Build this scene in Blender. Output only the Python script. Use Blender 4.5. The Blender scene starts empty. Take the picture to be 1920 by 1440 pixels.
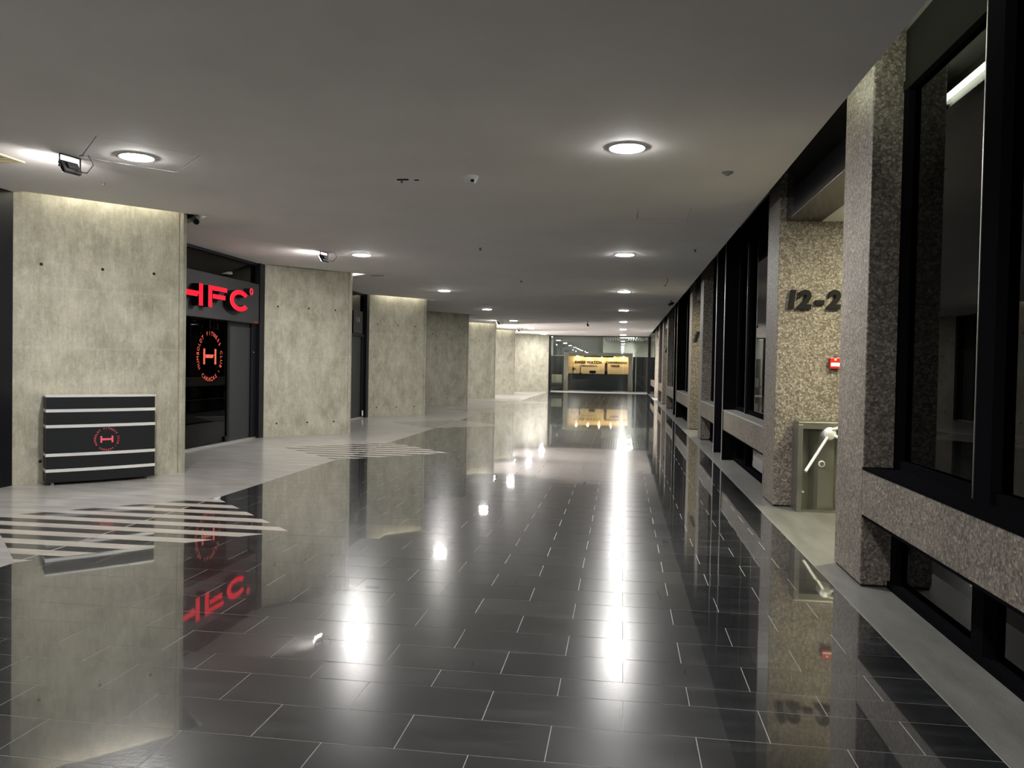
import bpy, bmesh, math, random
from mathutils import Vector, Matrix

random.seed(7)
scene = bpy.context.scene
COL = scene.collection

# ------------------------------------------------------------------ camera, world, exposure
F, VP, ROLL, EYE = 1500.0, (1167.0, 690.0), math.radians(1.07), 1.5

def _un(px, py):
    dx, dy = px - 960.0, py - 720.0
    c, s = math.cos(ROLL), math.sin(ROLL)
    return dx * c + dy * s, -dx * s + dy * c

_vx, _vy = _un(*VP)
PITCH = -math.atan2(-_vy, F)
YAW = math.atan2(_vx, math.hypot(F, _vy))

def ray(px, py):
    x, y = _un(px, py)
    v = Matrix.Rotation(PITCH, 3, 'X') @ Vector((x, F, -y))
    return Matrix.Rotation(YAW, 3, 'Z') @ v

cam_data = bpy.data.cameras.new('camera')
cam_data.sensor_fit = 'HORIZONTAL'
cam_data.sensor_width = 36.0
cam_data.lens = F / 1920.0 * 36.0
cam_data.clip_end = 300
cam = bpy.data.objects.new('camera', cam_data)
COL.objects.link(cam)
_f = ray(960, 720).normalized()
_r = (ray(961, 720) - ray(960, 720)).normalized()
_u = _r.cross(_f)
cam.matrix_world = Matrix(((_r.x, _u.x, -_f.x, 0), (_r.y, _u.y, -_f.y, 0), (_r.z, _u.z, -_f.z, EYE), (0, 0, 0, 1)))
scene.camera = cam

world = bpy.data.worlds.new('night')
world.use_nodes = True
world.node_tree.nodes['Background'].inputs[0].default_value = (0.004, 0.005, 0.008, 1)
world.node_tree.nodes['Background'].inputs[1].default_value = 1.0
scene.world = world

scene.view_settings.view_transform = 'Standard'
scene.view_settings.look = 'None'
scene.view_settings.gamma = 1.0
scene.view_settings.use_curve_mapping = False
scene.view_settings.exposure = -0.14
scene.cycles.use_denoising = True
scene.cycles.max_bounces = 10
scene.cycles.diffuse_bounces = 4
scene.cycles.glossy_bounces = 5
scene.cycles.transparent_max_bounces = 12
scene.cycles.sample_clamp_indirect = 12.0
scene.cycles.blur_glossy = 1.0
scene.cycles.caustics_reflective = True
scene.cycles.caustics_refractive = False

DOWN = 700.0        # radiance of the round downlights
FLOOD = 330.0
CZ = 3.40           # ceiling height

# ------------------------------------------------------------------ materials
MATS = {}

def newmat(name):
    m = bpy.data.materials.new(name)
    m.use_nodes = True
    MATS[name] = m
    nt = m.node_tree
    return m, nt, nt.nodes['Principled BSDF']

def simple(name, col, rough=0.5, metal=0.0, spec=0.5, coat=0.0, coat_rough=0.03, emit=None, strength=0.0):
    m, nt, b = newmat(name)
    b.inputs['Base Color'].default_value = (*col, 1)
    b.inputs['Roughness'].default_value = rough
    b.inputs['Metallic'].default_value = metal
    b.inputs['Specular IOR Level'].default_value = spec
    b.inputs['Coat Weight'].default_value = coat
    b.inputs['Coat Roughness'].default_value = coat_rough
    if emit:
        b.inputs['Emission Color'].default_value = (*emit, 1)
        b.inputs['Emission Strength'].default_value = strength
    return m

def pos(nt, scale=(1, 1, 1)):
    g = nt.nodes.new('ShaderNodeNewGeometry')
    mp = nt.nodes.new('ShaderNodeMapping')
    mp.inputs['Scale'].default_value = scale
    nt.links.new(g.outputs['Position'], mp.inputs['Vector'])
    return mp.outputs['Vector']

def noise(nt, vec, scale, detail=4, rough=0.55):
    n = nt.nodes.new('ShaderNodeTexNoise')
    n.inputs['Scale'].default_value = scale
    n.inputs['Detail'].default_value = detail
    n.inputs['Roughness'].default_value = rough
    nt.links.new(vec, n.inputs['Vector'])
    return n.outputs['Fac']

def ramp(nt, fac, stops):
    r = nt.nodes.new('ShaderNodeValToRGB')
    els = r.color_ramp.elements
    els[0].position, els[0].color = stops[0][0], (*stops[0][1], 1)
    els[1].position, els[1].color = stops[-1][0], (*stops[-1][1], 1)
    for p, c in stops[1:-1]:
        e = els.new(p); e.color = (*c, 1)
    nt.links.new(fac, r.inputs['Fac'])
    return r.outputs['Color']

def mixc(nt, a, b, fac, mode='MIX'):
    n = nt.nodes.new('ShaderNodeMix')
    n.data_type = 'RGBA'; n.blend_type = mode
    for sock, v in ((n.inputs[0], fac), (n.inputs[6], a), (n.inputs[7], b)):
        if hasattr(v, 'node'):
            nt.links.new(v, sock)
        elif isinstance(v, tuple):
            sock.default_value = (*v, 1)
        else:
            sock.default_value = v
    return n.outputs[2]

def bump(nt, b, h, strength, dist=0.01):
    n = nt.nodes.new('ShaderNodeBump')
    n.inputs['Strength'].default_value = strength
    n.inputs['Distance'].default_value = dist
    nt.links.new(h, n.inputs['Height'])
    nt.links.new(n.outputs['Normal'], b.inputs['Normal'])

# dark polished slate tile
m, nt, b = newmat('slate_tile')
v = pos(nt, (1.0, 3.0, 1))
n1 = noise(nt, v, 2.2, 8, 0.65)
n2 = noise(nt, pos(nt, (1, 1, 1)), 55, 3)
oi = nt.nodes.new('ShaderNodeObjectInfo')
c = ramp(nt, n1, [(0.3, (0.010, 0.0108, 0.012)), (0.52, (0.018, 0.0192, 0.021)), (0.74, (0.048, 0.049, 0.051))])
c = mixc(nt, c, ramp(nt, oi.outputs['Random'], [(0, (0.75, 0.75, 0.75)), (1, (1.3, 1.3, 1.3))]), 1.0, 'MULTIPLY')
nt.links.new(c, b.inputs['Base Color'])
b.inputs['Roughness'].default_value = 0.22
b.inputs['Specular IOR Level'].default_value = 0.34
b.inputs['Coat Weight'].default_value = 1.0
b.inputs['Coat Roughness'].default_value = 0.028
b.inputs['Coat IOR'].default_value = 1.75
bump(nt, b, n2, 0.12, 0.004)

simple('grout', (0.30, 0.30, 0.285), 0.7)

def stone(name, c0, c1, rough, coat, coat_rough, sc=(1.0, 4.0, 1)):
    m, nt, b = newmat(name)
    n1 = noise(nt, pos(nt, sc), 1.6, 8, 0.62)
    n2 = noise(nt, pos(nt), 90, 2)
    c = ramp(nt, n1, [(0.3, c0), (0.7, c1)])
    c = mixc(nt, c, ramp(nt, n2, [(0.35, (0.8, 0.8, 0.8)), (0.65, (1.15, 1.15, 1.15))]), 0.6, 'MULTIPLY')
    nt.links.new(c, b.inputs['Base Color'])
    b.inputs['Roughness'].default_value = rough
    b.inputs['Coat Weight'].default_value = coat
    b.inputs['Coat Roughness'].default_value = coat_rough
    b.inputs['Coat IOR'].default_value = 1.5
    return m

stone('border_stone', (0.21, 0.20, 0.19), (0.40, 0.385, 0.365), 0.38, 0.6, 0.12)
stone('strip_stone', (0.11, 0.11, 0.10), (0.19, 0.188, 0.175), 0.4, 0.35, 0.15, (4, 1, 1))
stone('stripe_light', (0.27, 0.245, 0.215), (0.37, 0.34, 0.305), 0.4, 0.5, 0.1, (2, 5, 1))
stone('stripe_dark', (0.016, 0.016, 0.017), (0.035, 0.035, 0.035), 0.35, 0.8, 0.05, (2, 5, 1))

stone('entrance_stone', (0.10, 0.098, 0.085), (0.17, 0.167, 0.147), 0.4, 0.3, 0.15, (4, 1, 1))

# fair-faced concrete
m, nt, b = newmat('concrete')
n1 = noise(nt, pos(nt, (1, 1, 0.7)), 3.2, 10, 0.72)
n2 = noise(nt, pos(nt, (12, 12, 0.8)), 3.0, 5, 0.65)
n3 = noise(nt, pos(nt), 38, 4, 0.7)
c = ramp(nt, n1, [(0.28, (0.25, 0.236, 0.182)), (0.5, (0.38, 0.362, 0.288)), (0.72, (0.50, 0.48, 0.392))])
c = mixc(nt, c, ramp(nt, n2, [(0.3, (0.84, 0.84, 0.84)), (0.7, (1.1, 1.1, 1.1))]), 0.75, 'MULTIPLY')
c = mixc(nt, c, ramp(nt, n3, [(0.3, (0.82, 0.82, 0.82)), (0.7, (1.12, 1.12, 1.12))]), 0.6, 'MULTIPLY')
n4 = noise(nt, pos(nt, (1, 1, 0.45)), 14, 6, 0.75)
c = mixc(nt, c, (0.56, 0.54, 0.455), ramp(nt, n4, [(0.52, (0, 0, 0)), (0.72, (0.55, 0.55, 0.55))]))
c = mixc(nt, c, (0.20, 0.188, 0.145), ramp(nt, noise(nt, pos(nt, (1.3, 1.3, 0.5)), 9, 6, 0.75), [(0.54, (0, 0, 0)), (0.75, (0.5, 0.5, 0.5))]))
# pour joints: thin paler bands at given heights
g = nt.nodes.new('ShaderNodeNewGeometry'); sx = nt.nodes.new('ShaderNodeSeparateXYZ')
nt.links.new(g.outputs['Position'], sx.inputs[0])
wv = noise(nt, pos(nt, (1, 1, 0)), 4.0, 3)
for hz in (2.33, 1.62):
    a = nt.nodes.new('ShaderNodeMath'); a.operation = 'MULTIPLY_ADD'
    a.inputs[1].default_value = 0.05; a.inputs[2].default_value = -0.025 - hz
    nt.links.new(wv, a.inputs[0])
    s_ = nt.nodes.new('ShaderNodeMath'); s_.operation = 'ADD'
    nt.links.new(sx.outputs['Z'], s_.inputs[0]); nt.links.new(a.outputs[0], s_.inputs[1])
    ab = nt.nodes.new('ShaderNodeMath'); ab.operation = 'ABSOLUTE'
    nt.links.new(s_.outputs[0], ab.inputs[0])
    r = ramp(nt, ab.outputs[0], [(0.0, (0.22, 0.22, 0.22)), (0.02, (0, 0, 0))])
    c = mixc(nt, c, (0.50, 0.48, 0.42), r)
nt.links.new(c, b.inputs['Base Color'])
b.inputs['Roughness'].default_value = 0.75
b.inputs['Specular IOR Level'].default_value = 0.25
bump(nt, b, n3, 0.25, 0.004)

# granite aggregate
m, nt, b = newmat('aggregate')
vo = nt.nodes.new('ShaderNodeTexVoronoi'); vo.inputs['Scale'].default_value = 58
nz = nt.nodes.new('ShaderNodeTexNoise'); nz.inputs['Scale'].default_value = 30
pv = pos(nt)
nt.links.new(pv, nz.inputs['Vector'])
dv = nt.nodes.new('ShaderNodeVectorMath'); dv.operation = 'MULTIPLY_ADD'
dv.inputs[1].default_value = (0.03, 0.03, 0.03)
nt.links.new(nz.outputs['Color'], dv.inputs[0]); nt.links.new(pv, dv.inputs[2])
nt.links.new(dv.outputs[0], vo.inputs['Vector'])
sp = nt.nodes.new('ShaderNodeSeparateColor'); nt.links.new(vo.outputs['Color'], sp.inputs[0])
c = ramp(nt, sp.outputs[0], [(0.0, (0.10, 0.085, 0.070)), (0.35, (0.16, 0.138, 0.116)), (0.7, (0.225, 0.198, 0.168)), (1.0, (0.33, 0.30, 0.255))])
edge = ramp(nt, vo.outputs['Distance'], [(0.25, (1, 1, 1)), (0.75, (0.55, 0.53, 0.50))])
c = mixc(nt, c, edge, 0.8, 'MULTIPLY')
c = mixc(nt, c, ramp(nt, noise(nt, pos(nt), 1.3, 4), [(0.3, (0.82, 0.82, 0.82)), (0.7, (1.12, 1.12, 1.12))]), 1.0, 'MULTIPLY')
nt.links.new(c, b.inputs['Base Color'])
b.inputs['Roughness'].default_value = 0.55
b.inputs['Specular IOR Level'].default_value = 0.3
bump(nt, b, vo.outputs['Distance'], 0.35, 0.006)

m, nt, b = newmat('ceiling_paint')
c = ramp(nt, noise(nt, pos(nt), 0.9, 5), [(0.3, (0.66, 0.635, 0.615)), (0.7, (0.72, 0.695, 0.675))])
nt.links.new(c, b.inputs['Base Color']); b.inputs['Roughness'].default_value = 0.8
b.inputs['Specular IOR Level'].default_value = 0.15

simple('plenum_white', (0.6, 0.58, 0.52), 0.8)
simple('soffit_paint', (0.16, 0.155, 0.135), 0.8)
simple('fascia_paint', (0.016, 0.0155, 0.0135), 0.7, spec=0.0)
simple('black_metal', (0.006, 0.0065, 0.009), 0.42, 0.0, 0.2)
simple('frame_black', (0.005, 0.005, 0.006), 0.6, 0.0, 0.0)
simple('black_gloss', (0.006, 0.006, 0.008), 0.18, 0.0, 0.6)
simple('black_laminate', (0.008, 0.009, 0.011), 0.5, spec=0.25)
simple('black_matte', (0.006, 0.006, 0.006), 0.8, spec=0.2)
simple('charcoal_panel', (0.026, 0.027, 0.029), 0.5, spec=0.3)
simple('sign_panel', (0.022, 0.022, 0.024), 0.5, spec=0.3)
simple('steel', (0.55, 0.55, 0.53), 0.32, 0.8)
simple('bright_steel', (0.82, 0.82, 0.82), 0.35, 0.55)
simple('brushed_steel', (0.30, 0.30, 0.275), 0.34, 0.9)
simple('hole_shade', (0.012, 0.011, 0.009), 0.9)
simple('white_plastic', (0.62, 0.62, 0.60), 0.45)
simple('grey_plastic', (0.16, 0.16, 0.155), 0.5)
simple('red_plastic', (0.45, 0.012, 0.010), 0.35)
simple('label_white', (0.75, 0.75, 0.72), 0.5)
simple('cream_grille', (0.55, 0.47, 0.27), 0.6)
simple('trim_white', (0.75, 0.75, 0.74), 0.4)
simple('lobby_white', (0.55, 0.56, 0.50), 0.7)
simple('lobby_grey', (0.10, 0.105, 0.10), 0.5)
simple('travertine', (0.52, 0.45, 0.38), 0.45)
simple('lit_wall', (0.75, 0.64, 0.46), 0.6)
simple('bronze_letter', (0.035, 0.020, 0.008), 0.5)
simple('counter_dark', (0.028, 0.031, 0.032), 0.35)
simple('slat', (0.45, 0.46, 0.44), 0.6)
simple('leather_cream', (0.62, 0.57, 0.44), 0.5)
simple('seat_grey', (0.06, 0.065, 0.062), 0.6)
simple('wood_brown', (0.16, 0.07, 0.035), 0.5)
simple('leaf_green', (0.07, 0.11, 0.06), 0.6)
simple('ceramic', (0.55, 0.56, 0.50), 0.4)
simple('decal_red', (0.55, 0.09, 0.06), 0.5, emit=(0.9, 0.11, 0.07), strength=0.30)  # emission adds a faint glow to the decal, which is no lamp
simple('logo_pink', (0.75, 0.10, 0.14), 0.5)
simple('number_grey', (0.30, 0.30, 0.30), 0.5)
simple('red_light', (0.5, 0.01, 0.02), 0.4, spec=0.05, emit=(1.0, 0.0, 0.022), strength=0.9)
simple('red_edge', (0.9, 0.3, 0.3), 0.4, emit=(1.0, 0.05, 0.08), strength=1.0)
simple('downlight_glow', (0.9, 0.9, 0.9), 0.5, emit=(1.0, 0.985, 0.96), strength=DOWN)
simple('downlight_soft', (0.9, 0.9, 0.9), 0.5, emit=(1.0, 0.985, 0.96), strength=DOWN * 0.38)
simple('downlight_mid', (0.9, 0.9, 0.9), 0.5, emit=(1.0, 0.985, 0.96), strength=DOWN * 0.65)
simple('flood_glow', (0.9, 0.9, 0.9), 0.5, emit=(1.0, 0.96, 0.92), strength=FLOOD)
simple('slot_glow', (0.9, 0.9, 0.9), 0.5, emit=(1.0, 0.95, 0.82), strength=110)
simple('tube_glow', (0.9, 0.9, 0.9), 0.5, emit=(0.93, 1.0, 0.80), strength=15)
simple('lobby_glow', (0.9, 0.9, 0.9), 0.5, emit=(0.97, 1.0, 0.82), strength=60)
simple('white_glow', (0.9, 0.9, 0.9), 0.5, emit=(1.0, 0.97, 0.90), strength=380)
simple('warm_glow', (0.9, 0.8, 0.6), 0.5, emit=(1.0, 0.70, 0.34), strength=520)

simple('shop_glow', (0.9, 0.9, 0.9), 0.5, emit=(1.0, 0.93, 0.88), strength=190)
simple('box_glow', (0.9, 0.9, 0.9), 0.5, emit=(1.0, 0.88, 0.82), strength=250)

def glass(name, tint, ior, refl=(1, 1, 1)):
    m, nt, b = newmat(name)
    out = nt.nodes['Material Output']
    nt.nodes.remove(b)
    tr = nt.nodes.new('ShaderNodeBsdfTransparent'); tr.inputs[0].default_value = (*tint, 1)
    gl = nt.nodes.new('ShaderNodeBsdfGlossy'); gl.inputs['Roughness'].default_value = 0.0
    gl.inputs['Color'].default_value = (*refl, 1)
    fr = nt.nodes.new('ShaderNodeFresnel'); fr.inputs['IOR'].default_value = ior
    mx = nt.nodes.new('ShaderNodeMixShader')
    nt.links.new(fr.outputs[0], mx.inputs[0]); nt.links.new(tr.outputs[0], mx.inputs[1]); nt.links.new(gl.outputs[0], mx.inputs[2])
    nt.links.new(mx.outputs[0], out.inputs[0])
glass('dark_glass', (0.22, 0.22, 0.24), 1.42, (0.75, 0.75, 0.75))
glass('shop_glass', (0.85, 0.86, 0.86), 1.3)
glass('clear_glass', (0.80, 0.83, 0.82), 1.6)

# ------------------------------------------------------------------ helpers
ORG = {}

class MB:
    def __init__(s):
        s.v, s.f = [], []
    def add(s, vs, fs):
        o = len(s.v)
        s.v += [tuple(x) for x in vs]
        s.f += [tuple(i + o for i in f) for f in fs]
        return s
    def box(s, x0, x1, y0, y1, z0, z1):
        vs = [(x, y, z) for z in (z0, z1) for y in (y0, y1) for x in (x0, x1)]
        return s.add(vs, [(0, 2, 3, 1), (4, 5, 7, 6), (0, 1, 5, 4), (2, 6, 7, 3), (0, 4, 6, 2), (1, 3, 7, 5)])
    def prism(s, poly, z0, z1):
        n = len(poly)
        vs = [(x, y, z0) for x, y in poly] + [(x, y, z1) for x, y in poly]
        fs = [tuple(range(n - 1, -1, -1)), tuple(range(n, 2 * n))]
        fs += [(i, (i + 1) % n, n + (i + 1) % n, n + i) for i in range(n)]
        return s.add(vs, fs)
    def extr(s, poly, fn, d0, d1):
        """poly in (u, v), fn(u, v, d) -> xyz, extruded from d0 to d1"""
        n = len(poly)
        vs = [fn(u, v, d0) for u, v in poly] + [fn(u, v, d1) for u, v in poly]
        fs = [tuple(range(n - 1, -1, -1)), tuple(range(n, 2 * n))]
        fs += [(i, (i + 1) % n, n + (i + 1) % n, n + i) for i in range(n)]
        return s.add(vs, fs)
    def lathe(s, prof, c=(0, 0, 0), n=24, M=None):
        """prof: (r, z) list about the z axis through c"""
        vs, fs = [], []
        for r, z in prof:
            for k in range(n):
                a = 2 * math.pi * k / n
                p = Vector((r * math.cos(a), r * math.sin(a), z))
                if M: p = M @ p
                vs.append((p.x + c[0], p.y + c[1], p.z + c[2]))
        for i in range(len(prof) - 1):
            for k in range(n):
                k2 = (k + 1) % n
                fs.append((i * n + k, i * n + k2, (i + 1) * n + k2, (i + 1) * n + k))
        fs.append(tuple(range(n - 1, -1, -1)))
        fs.append(tuple((len(prof) - 1) * n + k for k in range(n)))
        return s.add(vs, fs)
    def tube(s, pts, r, n=8):
        pts = [Vector(p) for p in pts]
        vs, fs = [], []
        for i, p in enumerate(pts):
            t = (pts[min(i + 1, len(pts) - 1)] - pts[max(i - 1, 0)]).normalized()
            a = t.cross(Vector((0, 0, 1)))
            if a.length < 1e-3: a = t.cross(Vector((1, 0, 0)))
            a.normalize(); bq = t.cross(a)
            for k in range(n):
                w = 2 * math.pi * k / n
                q = p + (a * math.cos(w) + bq * math.sin(w)) * r
                vs.append(tuple(q))
        for i in range(len(pts) - 1):
            for k in range(n):
                k2 = (k + 1) % n
                fs.append((i * n + k, i * n + k2, (i + 1) * n + k2, (i + 1) * n + k))
        fs.append(tuple(range(n - 1, -1, -1)))
        fs.append(tuple((len(pts) - 1) * n + k for k in range(n)))
        return s.add(vs, fs)
    def xf(s, M):
        s.v = [tuple(M @ Vector(p)) for p in s.v]
        return s
    def build(s, name, mat, parent=None, origin=None, bevel=0.0, smooth=False):
        o0 = Vector(origin) if origin else (ORG[parent.name] if parent else Vector((0, 0, 0)))
        me = bpy.data.meshes.new(name)
        me.from_pydata([tuple(Vector(p) - o0) for p in s.v], [], s.f)
        bm = bmesh.new(); bm.from_mesh(me)
        bmesh.ops.recalc_face_normals(bm, faces=bm.faces)
        if bevel > 0:
            es = [e for e in bm.edges if len(e.link_faces) == 2 and e.calc_face_angle(0) > 0.5]
            bmesh.ops.bevel(bm, geom=es, offset=bevel, segments=2, affect='EDGES', profile=0.5)
        bm.to_mesh(me); bm.free()
        if smooth:
            for p in me.polygons: p.use_smooth = True
            me.set_sharp_from_angle(angle=math.radians(35))
        if mat: me.materials.append(MATS[mat])
        ob = bpy.data.objects.new(name, me)
        COL.objects.link(ob)
        if parent:
            ob.parent = parent
            ORG[ob.name] = o0
        else:
            ob.location = o0
            ORG[ob.name] = o0
        return ob

def tag(o, label, cat, group=None, kind=None):
    o['label'] = label; o['category'] = cat
    if group: o['group'] = group
    if kind: o['kind'] = kind
    return o

def thing(name, loc, label, cat, group=None, kind=None):
    o = bpy.data.objects.new(name, None)
    COL.objects.link(o)
    o.location = loc
    o.empty_display_size = 0.1
    ORG[o.name] = Vector(loc)
    return tag(o, label, cat, group, kind)

def copy_tree(o, parent=None):
    c = o.copy(); COL.objects.link(c)
    c.parent = parent
    for ch in list(o.children):
        copy_tree(ch, c)
    return c

_tc = {}
def glyphs(txt, size, depth, offset=0.0, shear=0.0, spacing=1.0, align='CENTER'):
    key = (txt, size, depth, offset, shear, spacing, align)
    if key not in _tc:
        cu = bpy.data.curves.new('glyph', 'FONT')
        cu.body = txt; cu.size = size; cu.extrude = depth / 2; cu.offset = offset
        cu.shear = shear; cu.space_character = spacing
        cu.align_x = align; cu.align_y = 'CENTER'; cu.resolution_u = 3
        ob = bpy.data.objects.new('glyph', cu)
        COL.objects.link(ob)
        dg = bpy.context.evaluated_depsgraph_get(); dg.update()
        ev = ob.evaluated_get(dg)
        me = ev.to_mesh()
        vs = [tuple(q.co) for q in me.vertices]; fs = [tuple(p.vertices) for p in me.polygons]
        ev.to_mesh_clear()
        bpy.data.objects.remove(ob); bpy.data.curves.remove(cu)
        _tc[key] = (vs, fs)
    return _tc[key]

def add_text(mb, txt, fn, u0, v0, size, depth, d0, **kw):
    """fn(u, v, d) -> xyz; the text sits with its back at d0"""
    vs, fs = glyphs(txt, size, depth, **kw)
    mb.add([fn(u0 + x, v0 + y, d0 + depth / 2 + z) for x, y, z in vs], fs)

def add_ring(mb, txt, fn, cu, cv, R, size, depth, d0, mid, step, upright=False):
    n = len(txt)
    for i, ch in enumerate(txt):
        if ch == ' ': continue
        k = i - (n - 1) / 2
        ang = math.radians(mid + k * step if upright else mid - k * step)
        rot = ang + math.pi / 2 if upright else ang - math.pi / 2
        vs, fs = glyphs(ch, size, depth)
        cr, sr = math.cos(rot), math.sin(rot)
        mb.add([fn(cu + R * math.cos(ang) + x * cr - y * sr, cv + R * math.sin(ang) + x * sr + y * cr, d0 + depth / 2 + z) for x, y, z in vs], fs)

def emblem(mb, fn, cu, cv, R, d0, depth=0.002):
    """ring of lettering round a barbell-shaped H"""
    sz = R * 0.235
    add_ring(mb, 'HUMBOLDT FITNESS CLUB', fn, cu, cv, R * 0.93, sz, depth, d0, 92, 11.6)
    add_ring(mb, 'CARACAS', fn, cu, cv, R * 0.93, sz, depth, d0, 268, 11.2, upright=True)
    add_ring(mb, 'I', fn, cu, cv, R * 0.93, sz * 0.7, depth, d0, -40, 10)

# ------------------------------------------------------------------ plan data
P = 6.57                                       # bay pitch along the left side
d = Vector((1.33, 1.52, 0)).normalized()       # along a pillar face
nf = Vector((d.y, -d.x, 0))                    # pillar face normal, towards the hall
A0, B0 = Vector((-7.05, 8.40, 0)), Vector((-5.72, 9.92, 0))
FX = -7.10                                     # glazing line of the shopfronts
YB, YF = -7.0, 48.4                            # back and far ends of the hall
XE = 1.50                                      # edge of floor field and of the hung ceiling
XC = 1.68                                      # face of the granite columns
GX = 1.92                                      # glass line on the right
TOPZ = 3.85
ROWS = range(-1, 6)

# ------------------------------------------------------------------ floor
XL = -4.36
floor = MB().box(-7.4, 4.6, YB, YF + 12, -0.12, -0.0009).build('floor', 'grout')
tag(floor, 'dark polished slate tile floor of the long hall', 'floor', kind='structure')
TW, TD, GAP = 0.59, 0.3075, 0.004
edges = [3.823 + TD * i for i in range(0, 160)]
edges = [3.613 - TD * i for i in range(36, -1, -1)] + edges
edges = [e for e in edges if YB < e < YF - 0.15] + [YF]
tiles = []
par0 = next(i for i, e in enumerate(edges) if abs(e - 3.823) < 1e-6)
for i in range(len(edges) - 1):
    y0, y1 = edges[i], edges[i + 1]
    off = 0.034 if (i - par0) % 2 == 0 else 0.034 - TW / 2
    k = math.floor((XL - off) / TW)
    while off + k * TW < XE:
        x0, x1 = max(off + k * TW, XL + 0.004), min(off + (k + 1) * TW, XE)
        if x1 - x0 > 0.02: tiles.append((x0, x1, y0, y1))
        k += 1

def seen(t):
    x, y = (t[0] + t[1]) / 2, (t[2] + t[3]) / 2
    return y > 2.6 and -4.5 < x and x > -0.72 * y - 0.4
near = sorted([t for t in tiles if seen(t)], key=lambda t: t[2] * t[2] + 0.3 * t[0] * t[0])[:300]
nearset = set(near)
meshes = {}
for t in near:
    w, dp = round(t[1] - t[0] - GAP, 4), round(t[3] - t[2] - GAP, 4)
    if (w, dp) not in meshes:
        q = MB()
        c_ = 0.0
        vs = [(-w/2, -dp/2, -0.004), (w/2, -dp/2, -0.004), (w/2, dp/2, -0.004), (-w/2, dp/2, -0.004),
              (-w/2 + c_, -dp/2 + c_, 0), (w/2 - c_, -dp/2 + c_, 0), (w/2 - c_, dp/2 - c_, 0), (-w/2 + c_, dp/2 - c_, 0)]
        me = bpy.data.meshes.new('tile')
        me.from_pydata(vs, [], [(4, 5, 6, 7), (0, 1, 5, 4), (1, 2, 6, 5), (2, 3, 7, 6), (3, 0, 4, 7)])
        me.materials.append(MATS['slate_tile'])
        meshes[(w, dp)] = me
    ob = bpy.data.objects.new('tile', meshes[(w, dp)])
    COL.objects.link(ob); ob.parent = floor
    ob.location = ((t[0] + t[1]) / 2, (t[2] + t[3]) / 2, 0)
    ob.rotation_euler = (random.gauss(0, 0.0009), random.gauss(0, 0.0006), 0)
q = MB()
for t in tiles:
    if t in nearset: continue
    g2 = GAP / 2
    vs = [(t[0] + g2, t[2] + g2, 0), (t[1] - g2, t[2] + g2, 0), (t[1] - g2, t[3] - g2, 0), (t[0] + g2, t[3] - g2, 0)]
    q.add(vs + [(x, y, -0.004) for x, y, _ in vs], [(0, 1, 2, 3), (4, 5, 1, 0), (5, 6, 2, 1), (6, 7, 3, 2), (7, 4, 0, 3)])
ob = q.build('tile_field', 'slate_tile', floor); ob['kind'] = 'stuff'
ob = MB().box(-7.4, XL - 0.006, YB, YF, -0.02, 0).build('stone_border', 'border_stone', floor)
ob['label'] = 'grey honed stone border along the pillars'
ob = MB().box(XE + 0.003, 1.99, YB, YF, -0.02, 0).build('stone_strip', 'strip_stone', floor)
ob['label'] = 'grey stone strip along the granite columns'
for e0, e1 in ((6.55, 9.15), (18.10, 20.30), (31.30, 34.30), (38.50, 42.00)):
    ob = MB().box(1.993, 4.4, e0, e1, -0.02, 0).build('entrance_paving', 'entrance_stone', floor)
    ob['label'] = 'pale stone paving inside an entrance'
ob = MB().box(1.993, 4.6, YB, YF, -0.03, -0.0004).build('outer_ground', 'black_matte', floor)  # black colour stands in for darkness seen through the low panes
ob['label'] = 'ground behind the dark windows, coloured black to read as unlit'
# striped diamonds set across the border line
HD, SP = 1.46, TD
for kk in range(0, 5):
    yc = 6.72 + P * kk
    n_ = int(2 * HD / SP)
    for i in range(-6, 6):
        for half, mat, mode in ((0, 'stripe_light', 'both'), (1, 'stripe_dark', 'left')):
            y0 = yc + i * SP + half * SP / 2
            y1 = y0 + SP / 2
            y0c, y1c = max(y0, yc - HD), min(y1, yc + HD)
            if y1c - y0c < 0.01: continue
            ys = sorted({y0c, y1c} | ({yc} if y0c < yc < y1c else set()))
            for side in (-1, 1):
                if side == 1 and mode == 'left': continue
                inner = XL + side * 0.008
                pts = [(XL + side * max(HD - abs(y - yc), 0.012), y) for y in ys]
                poly = [(inner, ys[0])] + pts + [(inner, ys[-1])]
                if abs(pts[0][0] - inner) < 0.02 and abs(pts[-1][0] - inner) < 0.02: continue
                o = MB().prism(poly, -0.003, 0.0012).build('stripe', mat, floor)

ob = MB().box(XL - 0.0065, XL + 0.0065, YB, YF, -0.003, 0.0013).build('border_line', 'stripe_light', floor)
ob['label'] = 'thin pale inlaid line along the tile field'

# ------------------------------------------------------------------ ceiling (with slots round the pillars, panel openings)
def pillar_poly(k):
    o = Vector((0, P * k, 0))
    A, B = A0 + o, B0 + o
    nb = -nf
    C = B + nb * 0.42
    D = C - d * ((C.x + 7.3) / d.x)
    pts = [A, B - d * 0.115, B - d * 0.115 + nb * 0.014, B - d * 0.10 + nb * 0.014, B - d * 0.10, B - d * 0.055, B + nb * 0.045, C, D, Vector((-7.3, A.y, 0))]
    return [(p.x, p.y) for p in pts]

def slot_poly(k):
    o = Vector((0, P * k, 0))
    A, B = A0 + o, B0 + o
    nb = -nf
    p1 = A + nf * 0.16 + d * 0.10
    p2 = B + d * 0.2 + nf * 0.16
    p3 = p2 + nb * 0.73
    p4 = p3 - d * ((p3.x + 7.25) / d.x)
    p5 = Vector((-7.25, A.y + 0.03, 0))
    return [(p.x, p.y) for p in (p1, p2, p3, p4, p5)]

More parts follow.
